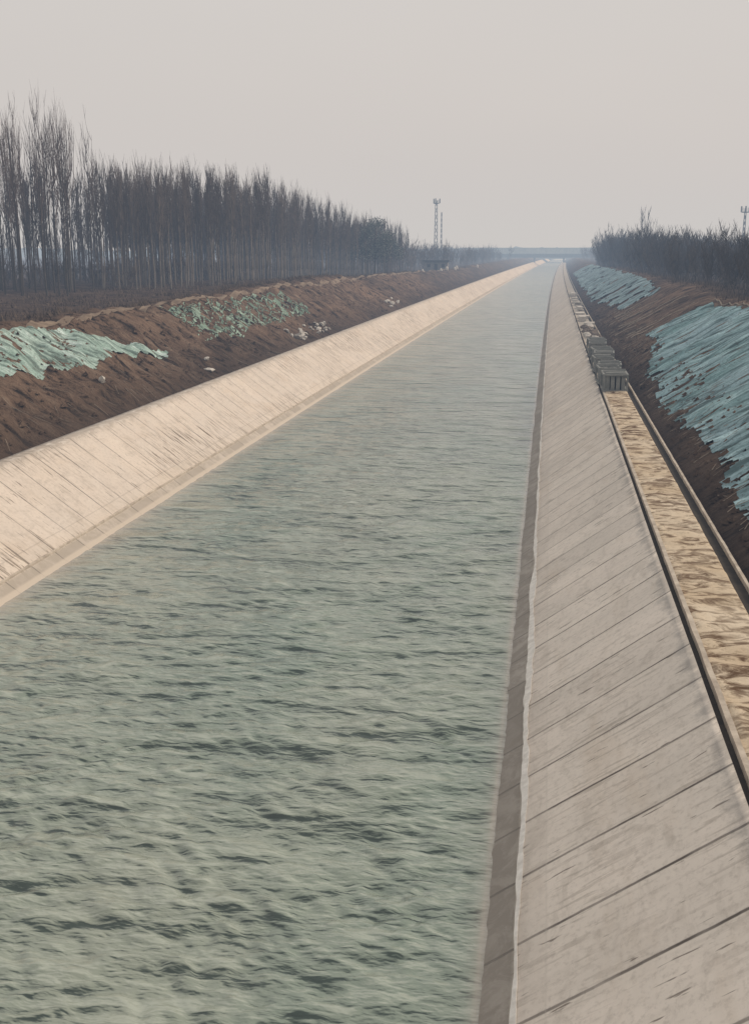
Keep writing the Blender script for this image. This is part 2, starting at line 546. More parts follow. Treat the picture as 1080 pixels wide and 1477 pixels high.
# ------------------------------------------------------------------ water
def build_water():
    ys = []
    y = -40.0
    while y < 1600:
        ys.append(y)
        y += 2.0 if y < 6 else max(.055, .0043 * y)
    ys += [2000, 2600, 3500]
    ys = np.array(ys)
    xs = np.linspace(-20.9, 1.9, 300)
    X, Y = np.meshgrid(xs, ys)
    dy = np.gradient(ys)[:, None] * np.ones_like(X)
    Z = np.zeros_like(X)
    rs = np.random.RandomState(11)
    wx = 0.9 * np.sin(.31 * X + .17 * Y + 1.) + .7 * np.sin(.53 * Y - .4 * X) + .4 * np.sin(1.3 * X + .9 * Y)
    wy = 0.9 * np.sin(.43 * X - .21 * Y) + .7 * np.sin(.37 * Y + .6 * X + 2.) + .4 * np.sin(1.7 * X - 1.1 * Y)
    for i in range(90):
        lam = 0.22 * (6.0 ** rs.rand())          # 0.24 .. 1.9 m
        th = rs.normal(0, .62) + .12
        k = 2 * math.pi / lam
        kx, ky = k * math.sin(th), k * math.cos(th)
        amp = .0072 * lam ** .80
        ph = rs.rand() * 6.28
        w = np.clip((lam / dy - 2.4) / 2.5, 0, 1)
        ps = kx * (X + .35 * wx) + ky * (Y + .35 * wy) + ph
        env = .65 + .55 * np.sin(.21 * X * (1 + .3 * math.sin(i)) + .17 * Y + i * 1.7) * np.sin(.13 * Y - .19 * X + i)
        Z += amp * w * env * (np.sin(ps) + .28 * np.cos(2 * ps))
    edge = np.minimum(np.clip((X - (-18.6)) / 2.2, 0, 1), np.clip((-.35 - X) / 1.6, 0, 1))
    Z *= .18 + .82 * edge
    Z = np.where(Y < 4, 0, Z)
    sl = np.exp(-np.clip(X - WL_L, 0, None) / .55) + np.exp(-np.clip(WL_R - X, 0, None) / .10)
    nzv = .5 + .5 * np.sin(.9 * Y + 2 * np.sin(.35 * Y))
    sl = np.clip(sl * (.75 + .25 * nzv), 0, 1)
    V = np.stack([(X + shift(Y)).ravel(), Y.ravel(), Z.ravel()], 1)
    n = len(xs)
    a = (np.arange(len(ys) - 1)[:, None] * n + np.arange(n - 1)[None, :]).ravel()
    F = np.stack([a, a + 1, a + n + 1, a + n], 1)
    me = bpy.data.meshes.new('water')
    me.vertices.add(len(V)); me.vertices.foreach_set('co', V.ravel())
    me.loops.add(F.size); me.loops.foreach_set('vertex_index', F.ravel())
    me.polygons.add(len(F))
    me.polygons.foreach_set('loop_start', np.arange(len(F)) * 4)
    me.polygons.foreach_set('loop_total', np.full(len(F), 4))
    at = me.attributes.new('shallow', 'FLOAT', 'POINT')
    at.data.foreach_set('value', sl.ravel().astype(np.float32))
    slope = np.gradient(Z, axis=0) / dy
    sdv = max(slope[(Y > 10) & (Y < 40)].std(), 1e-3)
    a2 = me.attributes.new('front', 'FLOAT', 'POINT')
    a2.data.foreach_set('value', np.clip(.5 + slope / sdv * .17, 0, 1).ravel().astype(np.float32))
    me.polygons.foreach_set('use_smooth', np.ones(len(F), dtype=bool))
    me.update(calc_edges=True)
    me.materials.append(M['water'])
    o = bpy.data.objects.new('water', me)
    COL.objects.link(o)
    tag(o, kind='structure')


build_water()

# ------------------------------------------------------------------ concrete linings
lrows = []
y = -30.0
while y < 1500:
    lrows.append(y)
    y += max(.49, .01 * y) if y > 0 else 3.0


def lining(left):
    SL = 5.35
    ts = [-.55, -.3, -.1, 0, .05, .1, .143, .147, .2, .26, .35, .45, .55, .65, .75, .85, .93, .97, 1.0]
    if left:
        a, b = WL_L, TOP_L
    else:
        a, b = WL_R, TOP_R

    def f(t, Y):
        sag = .035 * nz(t * 1.5, Y * .22, 3.0 if left else 8.0) + .012 * nz(t * 2, math.floor(Y / 1.96) * 3.7, 5.)
        if t > 1:
            return (b + (t - 1) * (-10 if left else 1) + float(shift(Y)), Y, TOP_Z + .01 * nz(Y * .5, t * 9))
        wob = .05 * nz(Y * .11, 4.2 if left else 6.6) * t
        z = TOP_Z * t + sag
        if t < .145: z -= .05
        return (a + (b - a) * t + wob + float(shift(Y)), Y, z)
    if left:
        ts = ts + [1.015, 1.04, 1.066, 1.068]

        def f2(t, Y):
            if t > 1.067: return (b - .67 + float(shift(Y)), Y, TOP_Z - .35)
            return f(t, Y)
        g = f2
    else:
        ts = ts + [1.02]

        def f3(t, Y):
            if t > 1.01: return (b + .02 + float(shift(Y)), Y, TOP_Z - .5)
            return f(t, Y)
        g = f3
    o = grid_mesh('canal_lining', ts if not left else ts, lrows, g, M['lin_l' if left else 'lin_r'], uvf=lambda t, Y: (t * SL, Y))
    tag(o, kind='structure')
    if left:
        o.data.flip_normals()
    return o


lin_l = lining(True)
lin_r = lining(False)


def strip_solid(name, x0, x1, z0, z1, rowsY, mat, wob=0.0, seed=0.0, parent=None, zw=0.0):
    """long kerb-like solid with irregular edges"""
    v, f = [], []
    for Y in rowsY:
        s = float(shift(Y))
        w0 = wob * nz(Y * .8, seed) + wob * .6 * nz(Y * 2.7, seed + 3)
        w1 = wob * nz(Y * .9, seed + 11) + wob * .6 * nz(Y * 2.9, seed + 13)
        zz = zw * nz(Y * .7, seed + 20)
        a, b = (x0 + w0 + s), (x1 + w1 + s)
        za = z0 if not callable(z0) else z0(Y)
        v += [(a, Y, za), (a, Y, z1 + zz), (b, Y, z1 + zz * .8), (b, Y, za)]
    n = len(rowsY)
    for j in range(n - 1):
        for i in range(3):
            a = j * 4 + i
            f.append((a, a + 1, a + 5, a + 4))
    f.append((0, 3, 2, 1))
    k = (n - 1) * 4
    f.append((k, k + 1, k + 2, k + 3))
    return mesh(name, v, f, mat, parent, False)


# the white worn lip on the right-hand lining, just above the water
def lip(side, rowsY, seed, width, mat, amp):
    v, f = [], []
    a, b = (WL_R, TOP_R) if side > 0 else (WL_L, TOP_L)
    for Y in rowsY:
        s = float(shift(Y))
        w = width * (1 + 1.2 * nz(Y * .35, seed) + .5 * nz(Y * 1.9, seed))
        w *= (.72 + .8 * math.exp(-((Y - 30) / 9.0) ** 2)) if side > 0 else 1
        w = max(w, .012)
        t0 = .143 + amp * nz(Y * .22, seed + 5) + amp * .5 * nz(Y * .9, seed + 8)
        for t, h in ((t0 - w / 5.3, -.05), (t0 - w / 5.3 + .001, .03), (t0 + w / 5.3, .035), (t0 + w / 5.3 + .004, -.02)):
            v.append((a + (b - a) * t + s, Y, TOP_Z * t + h))
    n = len(rowsY)
    for j in range(n - 1):
        for i in range(3):
            q = j * 4 + i
            f.append((q, q + 1, q + 5, q + 4) if side > 0 else (q, q + 4, q + 5, q + 1))
    return mesh('mortar_lip', v, f, mat, None, False)


fine_rows = []
y = -20.0
while y < 420:
    fine_rows.append(y)
    y += max(.16, .004 * abs(y))
o = lip(1, fine_rows, 2.0, .070, M['mortar'], .013)
tag(o, 'thin white mortar lip running along the right concrete slope above the water', 'mortar edge')
o = lip(-1, fine_rows, 6.0, .030, M['kerb'], .004)
tag(o, 'thin pale mortar lip running along the left cream concrete slope', 'mortar edge')

kr = [q for q in lrows if q < 900]
o = strip_solid('kerb', TOP_R + .15, TOP_R + .27, TOP_Z - .35, TOP_Z + .05, fine_rows + [q for q in kr if q > 421], M['kerb'], .012, 1., None, .02)
tag(o, 'narrow pale kerb between the right concrete slope and the sandy path', 'kerb')
o = strip_solid('kerb', KERB_R - .05, KERB_R + .04, TOP_Z - .35, TOP_Z + .04, fine_rows + [q for q in kr if q > 421], M['kerb'], .012, 4., None, .02)
tag(o, 'narrow pale kerb between the sandy path drain and the dark soil slope', 'kerb')
o = strip_solid('drain', TOP_R + .02, KERB_R + .1, TOP_Z - .45, TOP_Z - .10, kr, M['gap'], 0, 4.)
tag(o, kind='structure')

prow = []
y = 2.0
while y < 900:
    prow.append(y)
    y += max(.11, .0035 * y)
pcols = [TOP_R + .27 + (SAND_R - TOP_R - .27) * i / 22 for i in range(23)]


def sand_f(u, Y):
    e = smooth(0, .12, min(u - pcols[0], pcols[-1] - u))
    z = TOP_Z + .015 + e * (.085 * fbm(u * .8, Y * 2.3, 2.2, 4) + .05 * nz(u * .5, Y * .5, 5) + .02)
    if u == pcols[-1]:
        z = TOP_Z - .12
        u += .03
    return (u + float(shift(Y)) + (0 if u != pcols[-1] else .03 * nz(Y * 2, 5)), Y, z)


path = grid_mesh('path', pcols, prow, sand_f, M['sand'])
tag(path, kind='structure')

# trodden earth path on the crest of the left bank
frow = [q for q in rows if 30 < q < 330]
def fp(u, Y):
    c = -31.9 + 1.2 * nz(Y * .03, 2.2)
    xr = c + u
    return (xr + float(shift(Y)), Y, terrain(xr, Y) + .05)
fpath = grid_mesh('footpath', [-.34, -.2, 0, .2, .34], frow, fp, M['footpath'])
tag(fpath, kind='structure')

# ------------------------------------------------------------------ dust nets
def net(name, x0, x1, y0, y1, mat, keep, seed, dx=.16, dy=.14, lift=.04, wr=.06, along=2.2, label='', cat='net'):
    us = frange(x0, x1, dx) + [x1]
    vs = frange(y0, y1, dy) + [y1]

    def f(u, Y):
        z = terrain(u, Y) + lift + wr * fbm(u * .45, Y * along, seed, 4) + wr * .6 * abs(nz(u * .3, Y * along * 1.7, seed + 4))
        return (u + float(shift(Y)), Y, z)
    o = grid_mesh(name, us, vs, f, mat, keep)
    return tag(o, label, cat)


def keep_l1(u, Y):
    d = -u                                              # 23.5 toe .. 31.8 crest
    lo = 27.0 + 1.1 * nz(Y * .16, 1.1) + .6 * nz(Y * .6, 2.) - .055 * (Y - 66)
    hi = 31.4 - 4.4 * smooth(60, 74, Y) + .35 * nz(Y * .5, 8.8)
    return lo < d < hi and Y < 72.5 + 1.2 * nz(u, 1.)


net('dust_net', -31.9, -25.2, 36, 83, M['net_l'], keep_l1, 3.0, .14, .14, .05, .11, .9,
    label='pale mint green dust net spread over the left soil bank')


def keep_l2(u, Y):
    d = -u
    hi = 31.0 + .5 * nz(Y * .3, 3.3)
    lo = 26.9 + 1.0 * nz(Y * .14, 5.)
    a = u * .9 + Y * .22
    q = min(abs(nz(a, Y * .16, 2)), abs(nz(a * 1.7, Y * .3, 12)), abs(nz(u * .7, Y * .6, 22)))
    p = nz(u * .35, Y * .12, 31.)
    return lo < d < hi and 82 + 2 * nz(u * .6, 2) < Y < 121 + 3 * nz(u * .5, 9) and (q < .042 or (p > .22 and q > .12))


net('dust_net', -31.6, -25.2, 78, 125, M['net_c'], keep_l2, 13.0, .10, .10, .05, .12, 1.2,
    label='crumpled torn grey green dust net beyond the mint one on the left bank')


def keep_r1(u, Y):
    lo = 7.05 + .7 * nz(Y * .18, 1.4) + .3 * nz(Y * .7, 3.) + .2 * nz(Y * 2.4, 5.) + 1.6 * smooth(60, 98, Y) - .3 * smooth(40, 20, Y)
    if u < lo: return False
    end = 97.5 + 1.0 * nz(u * .8, 7)
    if Y > end: return False
    if u > 14.3 + .3 * nz(Y * .4, 12): return False
    t = nz(u * .5, Y * 1.2, 44)
    return not (u < lo + .8 and t > .34)


net('dust_net', 6.3, 15.0, 22, 100, M['net_r'], keep_r1, 23.0, .2, .11, .05, .12, 2.0,
    label='large blue green dust net rippled over the near right soil slope')


def keep_r2(u, Y):
    lo = 7.4 + .9 * nz(Y * .1, 21.4) + .8 * nz(Y * .5, 3.) + 1.5 * smooth(200, 140, Y)
    hi = 14.4 - 1.0 * (1 - smooth(138, 165, Y)) + .5 * nz(Y * .2, 8)
    return lo < u < hi and Y > 139 - 3 * (u - 8) * .3 + 4 * nz(u * .9, 2) and nz(u * .3, Y * .4, 9) < .36


net('dust_net', 7.0, 15.0, 128, 420, M['net_f'], keep_r2, 33.0, .3, .5, .08, .18, .55,
    label='distant pale blue dust net on the right slope beyond the bare soil')

# ------------------------------------------------------------------ trees
def poplar(h, seed, branches, twigs, r=.16, first=.3, leaders=3, spread=.10, tw=.016):
    rnd = random.Random(seed)
    T, C = Geo(), Geo()
    lean = Vector((rnd.gauss(0, .012), rnd.gauss(0, .012), 1))
    def tp(t): return Vector((lean.x * h * t + .10 * math.sin(t * 5 + seed), lean.y * h * t + .10 * math.cos(t * 4 + seed) - .1 * math.cos(seed), h * t))
    n = 7
    pts = [tp(i / n * .93) for i in range(n + 1)]
    pts[0] = Vector((0, 0, -.4))
    rs = [r * (1 - .9 * (i / n)) + .01 for i in range(n + 1)]
    T.path(pts, rs, 5)
    axes = [(tp, first, 1.0, r)]
    for k in range(leaders):
        t0 = rnd.uniform(.38, .62)
        b = tp(t0)
        ang = rnd.uniform(0, 6.28)
        off = rnd.uniform(.5, 1.0) * spread * h * .75
        e = Vector((b.x + math.cos(ang) * off, b.y + math.sin(ang) * off, h * rnd.uniform(.86, .98)))
        m1 = b.lerp(e, .3) + Vector((math.cos(ang), math.sin(ang), 0)) * off * .45
        q = [b, m1, b.lerp(e, .65) + Vector((math.cos(ang), math.sin(ang), 0)) * off * .25, e]
        C.path(q, [r * .45, r * .34, r * .2, .012], 4)
        for _ in range(branches // (2 * leaders)):
            tt = rnd.uniform(.15, .95)
            i = min(2, int(tt * 3)); p = q[i].lerp(q[i + 1], tt * 3 - i)
            branch(C, p, h * rnd.uniform(.09, .16), rnd, twigs, tw, 5.0)
    for _ in range(branches):
        t = rnd.uniform(first, .93) ** .9
        branch(C, tp(t), h * rnd.uniform(.12, .26) * (1.15 - .55 * t), rnd, twigs, tw, 4.2)
    return T, C


def branch(C, p, ln, rnd, twigs, tw, up=2.2):
    a = rnd.uniform(0, 6.28)
    d = Vector((math.cos(a), math.sin(a), rnd.uniform(.75, 1.25) * up * .6)).normalized()
    d2 = Vector((d.x * .35, d.y * .35, 1)).normalized()
    m = p + d * ln * .45
    e = m + d2 * ln * .6
    C.path([p, m, e], [tw * 1.9, tw * 1.3, tw * .5])
    for _ in range(twigs):
        t = rnd.random()
        s = p.lerp(m, t * 2) if t < .5 else m.lerp(e, t * 2 - 1)
        a = rnd.uniform(0, 6.28)
        w_ = .5 if up < 3 else .26
        dd = Vector((math.cos(a) * w_, math.sin(a) * w_, rnd.uniform(.7, 1.5))).normalized()
        C.seg(s, tw * .85, s + dd * ln * rnd.uniform(.25, .5) * (1 if up < 3 else 1.3), tw * .3)


def make_tree(name, label, cat, T, C, tm, cm, crown='crown'):
    r = empty(name)
    tag(r, label, cat)
    T.build('trunk', tm, r, True)
    C.build(crown, cm, r)
    return r


def place(src, used, x, y, rz, sc, label, group, sink=.05):
    o = src if src.name not in used else copy_tree(src)
    used.add(src.name) if o is src else None
    z = world_z(x, y) - sink
    o.location = (x, y, z)
    o.rotation_euler = (0, 0, rz)
    o.scale = (sc, sc, sc) if not isinstance(sc, tuple) else sc
    o['label'] = label
    o['group'] = group
    return o


rnd = random.Random(5)
used = set()
# tall poplars at the left edge of the frame
talls = [make_tree('poplar_tree', 'x', 'tree', *poplar(21.0, 100 + i, 19, 3, .12, .34, 4, .10, .016), M['bark'], M['twig']) for i in range(8)]
TALL = []
for ry in range(3):
    for rx in range(18):
        X = -53.2 - rx * 1.42 + rnd.uniform(-.75, .75) - ry * 1.2
        Y = 112 + ry * 5.5 + rnd.uniform(-1.2, 1.2)
        TALL.append((X, Y, ry))
for X, Y, ry in TALL:
    lab = 'tall bare poplar standing in the high clump at the left edge'
    place(talls[rnd.randrange(8)], used, X, Y, rnd.uniform(0, 6.28), rnd.uniform(.88, 1.0) * (1.0 - .012 * ry), lab, 'tall poplars in the clump at the left edge')

# low scrub and twiggy undergrowth
def scrub(h, seed, stems, twigs, w=.45, tw=.018):
    rnd = random.Random(seed)
    T, C = Geo(), Geo()
    for s in range(stems):
        a = rnd.uniform(0, 6.28)
        rr = rnd.uniform(0, .25) * h * w
        p = Vector((math.cos(a) * rr, math.sin(a) * rr, -.2))
        hh = h * rnd.uniform(.6, 1.0)
        out = rnd.uniform(.2, 1.0) * w * h * .6
        a += rnd.gauss(0, .4)
        e = p + Vector((math.cos(a) * out, math.sin(a) * out, hh))
        m = p.lerp(e, .5) + Vector((rnd.gauss(0, .1), rnd.gauss(0, .1), 0)) * h * .15
        T.path([p, m], [tw * 2.2, tw * 1.7], 4)
        C.path([m, e], [tw * 1.7, tw * .5], 3)
        for _ in range(6):
            t = rnd.uniform(.25, .95)
            q = p.lerp(m, t * 2) if t < .5 else m.lerp(e, t * 2 - 1)
            branch(C, q, h * rnd.uniform(.14, .3), rnd, twigs, tw, 1.4)
    return T, C


# lower poplar grove
lows = [make_tree('poplar_tree', 'x', 'tree', *poplar(13.6, 200 + i, 26, 3, .095, .36, 2, .045, .0175), M['bark_g'], M['twig_d']) for i in range(8)]
GR = []
Y = 126.0
row = 0
while Y < 275:
    n = 15
    for k in range(n):
        edge = -41.5 - 6.5 * (1 - smooth(120, 150, Y)) + 6.0 * smooth(170, 265, Y)
        X = edge - k * 2.3 + rnd.uniform(-.5, .5)
        if X / Y < -.425 and rnd.random() < .5: continue
        GR.append((X, Y + rnd.uniform(-.7, .7), k))
    Y += 2.7
    row += 1
GR.sort(key=lambda t: (t[0] + 42) ** 2 * .6 + (t[1] - 120) ** 2 * .09)
G1 = [g for g in GR if g[2] < 6][:255]
rest = [g for g in GR if g not in G1]
def gscale(Y): return (1.07 - .26 * smooth(165, 265, Y)) * rnd.uniform(.88, 1.07)
for X, Y, k in G1:
    place(lows[rnd.randrange(8)], used, X, Y, rnd.uniform(0, 6.28), gscale(Y), 'slim bare poplar in the dense lower grove behind the left bank', 'poplars of the dense lower grove')
stuff = Geo()
simp = []
for i in range(4):
    T, C = poplar(13.6, 300 + i, 26, 4, .10, .25, 1, .05, .024)
    g = Geo(); g.add(T, (0, 0, 0)); g.add(C, (0, 0, 0)); simp.append(g)
for X, Y, k in rest:
    stuff.add(simp[rnd.randrange(4)], (X, Y, world_z(X, Y) - .1), rnd.uniform(0, 6.28), gscale(Y))
for _ in range(170):                                    # further wood behind both clumps
    X = rnd.uniform(-118, -66); Y = rnd.uniform(132, 215)
    k_ = rnd.uniform(.42, .66) if X / Y < -.42 else rnd.uniform(.9, 1.05)
    stuff.add(simp[rnd.randrange(4)], (X, Y, world_z(X, Y) - .1), rnd.uniform(0, 6.28), k_)
us_ = Geo()
T, C = scrub(3.4, 900, 7, 5, .9, .03); us_.add(T, (0, 0, 0)); us_.add(C, (0, 0, 0))
for _ in range(230):
    Y = rnd.uniform(128, 275); X = -50 - 40 * rnd.random()
    stuff.add(us_, (X, Y, world_z(X, Y) - .1), rnd.uniform(0, 6.28), rnd.uniform(.4, 1.3))
tag(stuff.build('poplar_wood', M['twig_d']), 'dark mass of bare poplars deep inside the left grove', 'wood', kind='stuff')

shr = [make_tree('scrub_tree', 'x', 'tree', *scrub(6.0, 400 + i, 8, 7, .7, .021), M['twig_s'], M['twig_s']) for i in range(5)]
RS = []
Y = 84.0
while Y < 430:
    for k in range(3):
        X = 18.5 + k * 3.6 + rnd.uniform(-1.2, 1.2) + float(shift(Y)) - (1.5 if Y > 140 else 0)
        RS.append((X, Y + rnd.uniform(-1.2, 1.2), k))
    Y += 3.0 + Y * .012
for X, Y, k in RS:
    sc = (.93 + .55 * smooth(110, 330, Y) + .06 * k) * rnd.uniform(.62, 1.22)
    place(shr[rnd.randrange(5)], used, X, Y, rnd.uniform(0, 6.28), sc, 'dark leafless scrub tree in the thicket above the right slope', 'scrub trees above the right slope')
sg = Geo()
ss = []
for i in range(4):
    T, C = scrub(6.0, 430 + i, 7, 6, .75, .027)
    g = Geo(); g.add(T, (0, 0, 0)); g.add(C, (0, 0, 0)); ss.append(g)
for _ in range(330):
    Y = 84 + 600 * rnd.random() ** 1.5
    X = 27 + rnd.uniform(0, 30) * (1 + Y / 500) + float(shift(Y))
    sg.add(ss[rnd.randrange(4)], (X, Y, world_z(X, Y) - .1), rnd.uniform(0, 6.28), (1.0 + .5 * smooth(110, 330, Y)) * rnd.uniform(.85, 1.15))
tag(sg.build('thicket', M['twig_s']), 'dense dark thicket behind the scrub trees on the right', 'thicket', kind='stuff')

# further left bank: hazy low trees toward the bridge
fl = [make_tree('bare_tree', 'x', 'tree', *scrub(9.0, 500 + i, 6, 7, .42, .035), M['twig_d'], M['twig_d']) for i in range(4)]
for i in range(90):
    Y = 280 + 560 * (i / 90.0) ** 1.25 + rnd.uniform(-4, 4)
    X = -37 - rnd.uniform(0, 16) + float(shift(Y)) - (4 if Y < 330 else 0)
    place(fl[rnd.randrange(4)], used, X, Y, rnd.uniform(0, 6.28), rnd.uniform(.65, 1.3), 'hazy bare tree in the distant row along the left bank', 'distant bare trees along the left bank')
for i in range(30):
    Y = 440 + 480 * (i / 30.0) + rnd.uniform(-4, 4)
    X = 17 + rnd.uniform(0, 12) + float(shift(Y))
    place(fl[rnd.randrange(4)], used, X, Y, rnd.uniform(0, 6.28), rnd.uniform(.85, 1.2), 'hazy bare tree in the distant row along the right bank', 'distant bare trees along the right bank')
dg = Geo()
for i in range(420):
    Y = 290 + 1100 * rnd.random() ** 1.2
    if rnd.random() < .62: X = -48 - rnd.uniform(0, 110) * (Y / 500) + float(shift(Y))
    else: X = 26 + rnd.uniform(0, 70) * (Y / 500) + float(shift(Y))
    dg.add(ss[rnd.randrange(4)], (X, Y, world_z(X, Y) - .1), rnd.uniform(0, 6.28), rnd.uniform(1.2, 1.7))
tag(dg.build('woodland', M['twig_d']), 'far hazy belt of bare woodland on both sides of the canal', 'woodland', kind='stuff')

# a dark leafy tree cluster at the end of the left grove, and one on the right
def leafy(h, w, seed, leaves):
    rnd = random.Random(seed)
    T, C = Geo(), Geo()
    T.path([Vector((0, 0, -.3)), Vector((.1, 0, h * .3)), Vector((-.1, .1, h * .62)), Vector((.1, 0, h * .85))], [.22, .18, .11, .04], 6)
    clumps = []
    for _ in range(16):
        a = rnd.uniform(0, 6.28); rr = rnd.uniform(.1, 1) ** .6 * w * .5
        z = h * rnd.uniform(.38, .95)
        rr *= 1.0 - .5 * abs(z / h - .55)
        c = Vector((math.cos(a) * rr, math.sin(a) * rr, z))
        clumps.append((c, rnd.uniform(.10, .18) * h))
        T.path([Vector((0, 0, z * .62)), c], [.07, .02], 4)
    for c, r in clumps:
        for _ in range(leaves // 16):
            d = Vector((rnd.gauss(0, 1), rnd.gauss(0, 1), rnd.gauss(0, .75)))
            d = d.normalized() * r * rnd.random() ** .45
            C.leaf(c + d, rnd.uniform(.22, .42), rnd)
    return T, C


lt = [make_tree('evergreen_tree', 'x', 'tree', *leafy(11.5, 9, 600 + i, 4200), M['bark'], M['leaf']) for i in range(2)]
for i, (X, Y, sc, lb) in enumerate([
        (-36.2, 226, 1.0, 'dark leafy evergreen at the canal end of the left grove, nearest the bank'),
        (-40.5, 240, 1.1, 'dark leafy evergreen at the end of the left grove, tallest of the three'),
        (-37.5, 250, .9, 'smaller dark evergreen farthest along the end of the left grove')]):
    place(lt[i % 2], used, X, Y, i * 2., sc, lb, 'evergreens at the end of the left grove')
place(lt[0], used, 29.5 + float(shift(150)), 150, 1., .78, 'dark leafy evergreen poking out of the right thicket', 'evergreens in the right thicket')
place(lt[1], used, 27.5 + float(shift(112)), 112, 2.4, .66, 'dark leafy evergreen at the right edge of the right thicket', 'evergreens in the right thicket')

sap = [make_tree('sapling', 'x', 'tree', *poplar(16.5, 700 + i, 12, 3, .14, .6, 0, .03, .03), M['bark'], M['twig_s']) for i in range(2)]
place(sap[0], used, 25.2, 300, 0, 1.0, 'tall thin bare sapling above the right thicket, the left and taller of a pair', 'pair of tall saplings in the right thicket')
place(sap[1], used, 26.6, 300, 1., .95, 'slender leaning sapling right beside the tallest one in the right thicket', 'pair of tall saplings in the right thicket')

# undergrowth, dead grass, fallen twigs
ug = Geo()
def tuft(g, x, y, h, n, w, rnd):
    z = world_z(x, y) - .05
    for _ in range(n):
        a = rnd.uniform(0, 6.28)
        o_ = Vector((x + rnd.gauss(0, w), y + rnd.gauss(0, w), z))
        e = o_ + Vector((math.cos(a) * h * .6, math.sin(a) * h * .6, h * rnd.uniform(.4, 1)))
        s = Vector((-math.sin(a), math.cos(a), 0)) * .035
        k = len(g.v)
        for q in (o_ - s, o_ + s, e): g.v.append((q.x, q.y, q.z))
        g.f.append((k, k + 1, k + 2))
for _ in range(3600):
    Y = 55 + 220 * rnd.random()
    X = -33.2 - 24 * rnd.random() ** 1.3 + float(shift(Y))
    if fbm(X * .12, Y * .12, 3.) < -.25: continue
    tuft(ug, X, Y, rnd.uniform(.25, .8), 9, .35, rnd)
for _ in range(1500):
    Y = 60 + 240 * rnd.random()
    X = 15.6 + 8 * rnd.random() + float(shift(Y))
    tuft(ug, X, Y, rnd.uniform(.3, .9), 9, .35, rnd)
tag(ug.build('undergrowth', M['straw']), 'dead brown grass and brush on top of both banks', 'undergrowth', kind='stuff')
cl = Geo()
for _ in range(4200):                                   # clods and dead stalks on the cut slopes
    if rnd.random() < .6:
        Y = 30 + 200 * rnd.random() ** 1.3; xr = -23.8 - 8.0 * rnd.random()
    else:
        Y = 20 + 160 * rnd.random() ** 1.3; xr = 6.2 + 3.0 * rnd.random()
    X = xr + float(shift(Y)); s = rnd.uniform(.05, .20) * (1.8 if rnd.random() < .10 else 1)
    z = terrain(xr, Y)
    p = [Vector((rnd.uniform(.6, 1.2) * a, rnd.uniform(.6, 1.2) * b, rnd.uniform(.5, 1.) * c)) * s for a, b, c in
         ((1, 0, 0), (0, 1, 0), (-1, 0, 0), (0, -1, 0), (0, 0, 1))]
    k = len(cl.v)
    cl.v += [(X + q.x, Y + q.y, z + q.z) for q in p]
    cl.f += [(k, k + 1, k + 4), (k + 1, k + 2, k + 4), (k + 2, k + 3, k + 4), (k + 3, k, k + 4)]
tag(cl.build('soil_clods', M['soil']), 'loose clods of earth scattered on the cut soil slopes', 'soil clods', kind='stuff')
st = Geo()
for _ in range(1500):
    if rnd.random() < .5:
        Y = 30 + 150 * rnd.random() ** 1.3; xr = -23.9 - 7.0 * rnd.random()
    else:
        Y = 20 + 120 * rnd.random() ** 1.2; xr = 6.3 + 2.6 * rnd.random()
    X = xr + float(shift(Y)); z = terrain(xr, Y) + .03
    ln = rnd.uniform(.2, .9); a = rnd.gauss(0, .5)
    x2 = xr + math.cos(a) * ln; y2 = Y + math.sin(a) * ln
    st.seg((X, Y, z), .014, (x2 + float(shift(y2)), y2, terrain(x2, y2) + .08), .007)
tag(st.build('dead_stalks', M['pole']), 'pale dead stalks strewn over the brown soil slopes', 'stalks', kind='stuff')

# ------------------------------------------------------------------ concrete frame blocks stacked on the path
def make_crate(sd=0):
    rj = random.Random(sd)
    r = empty('ribbed_block')
    tag(r, 'x', 'concrete block')
    W, L, H = 1.62, 2.5, 1.12
    g = Geo()
    # bottom and top frames, posts
    for z0, z1 in ((0.0, .10), (H - .12, H)):
        g.box(-W / 2, W / 2, 0, .12, z0, z1); g.box(-W / 2, W / 2, L - .12, L, z0, z1)
        g.box(-W / 2, -W / 2 + .12, .12, L - .12, z0, z1); g.box(W / 2 - .12, W / 2, .12, L - .12, z0, z1)
    for x in (-W / 2, W / 2 - .12):
        for yy in (0, L - .12):
            g.box(x + .002, x + .118, yy + .002, yy + .118, .10, H - .12)
    g.build('frame', M['block'], r)
    for i in range(4):
        q = Geo()
        x = -W / 2 + .17 + i * .34
        q.box(x, x + .22 + rj.uniform(0, .07), .05 + rj.uniform(0, .08), L - .05 - rj.uniform(0, .2), .04, H - .03 - rj.uniform(.0, .12))
        q.build('slab', M['block'], r)
    t = Geo()
    for i in range(6):
        y0 = .25 + i * .38
        if rj.random() < .25: continue
        t.box(-W / 2 + rj.uniform(.0, .2), W / 2 - rj.uniform(0, .2), y0, y0 + rj.uniform(.08, .22), H - .02, H + rj.uniform(.03, .12))
    t.build('spacer', M['block'], r)
    return r


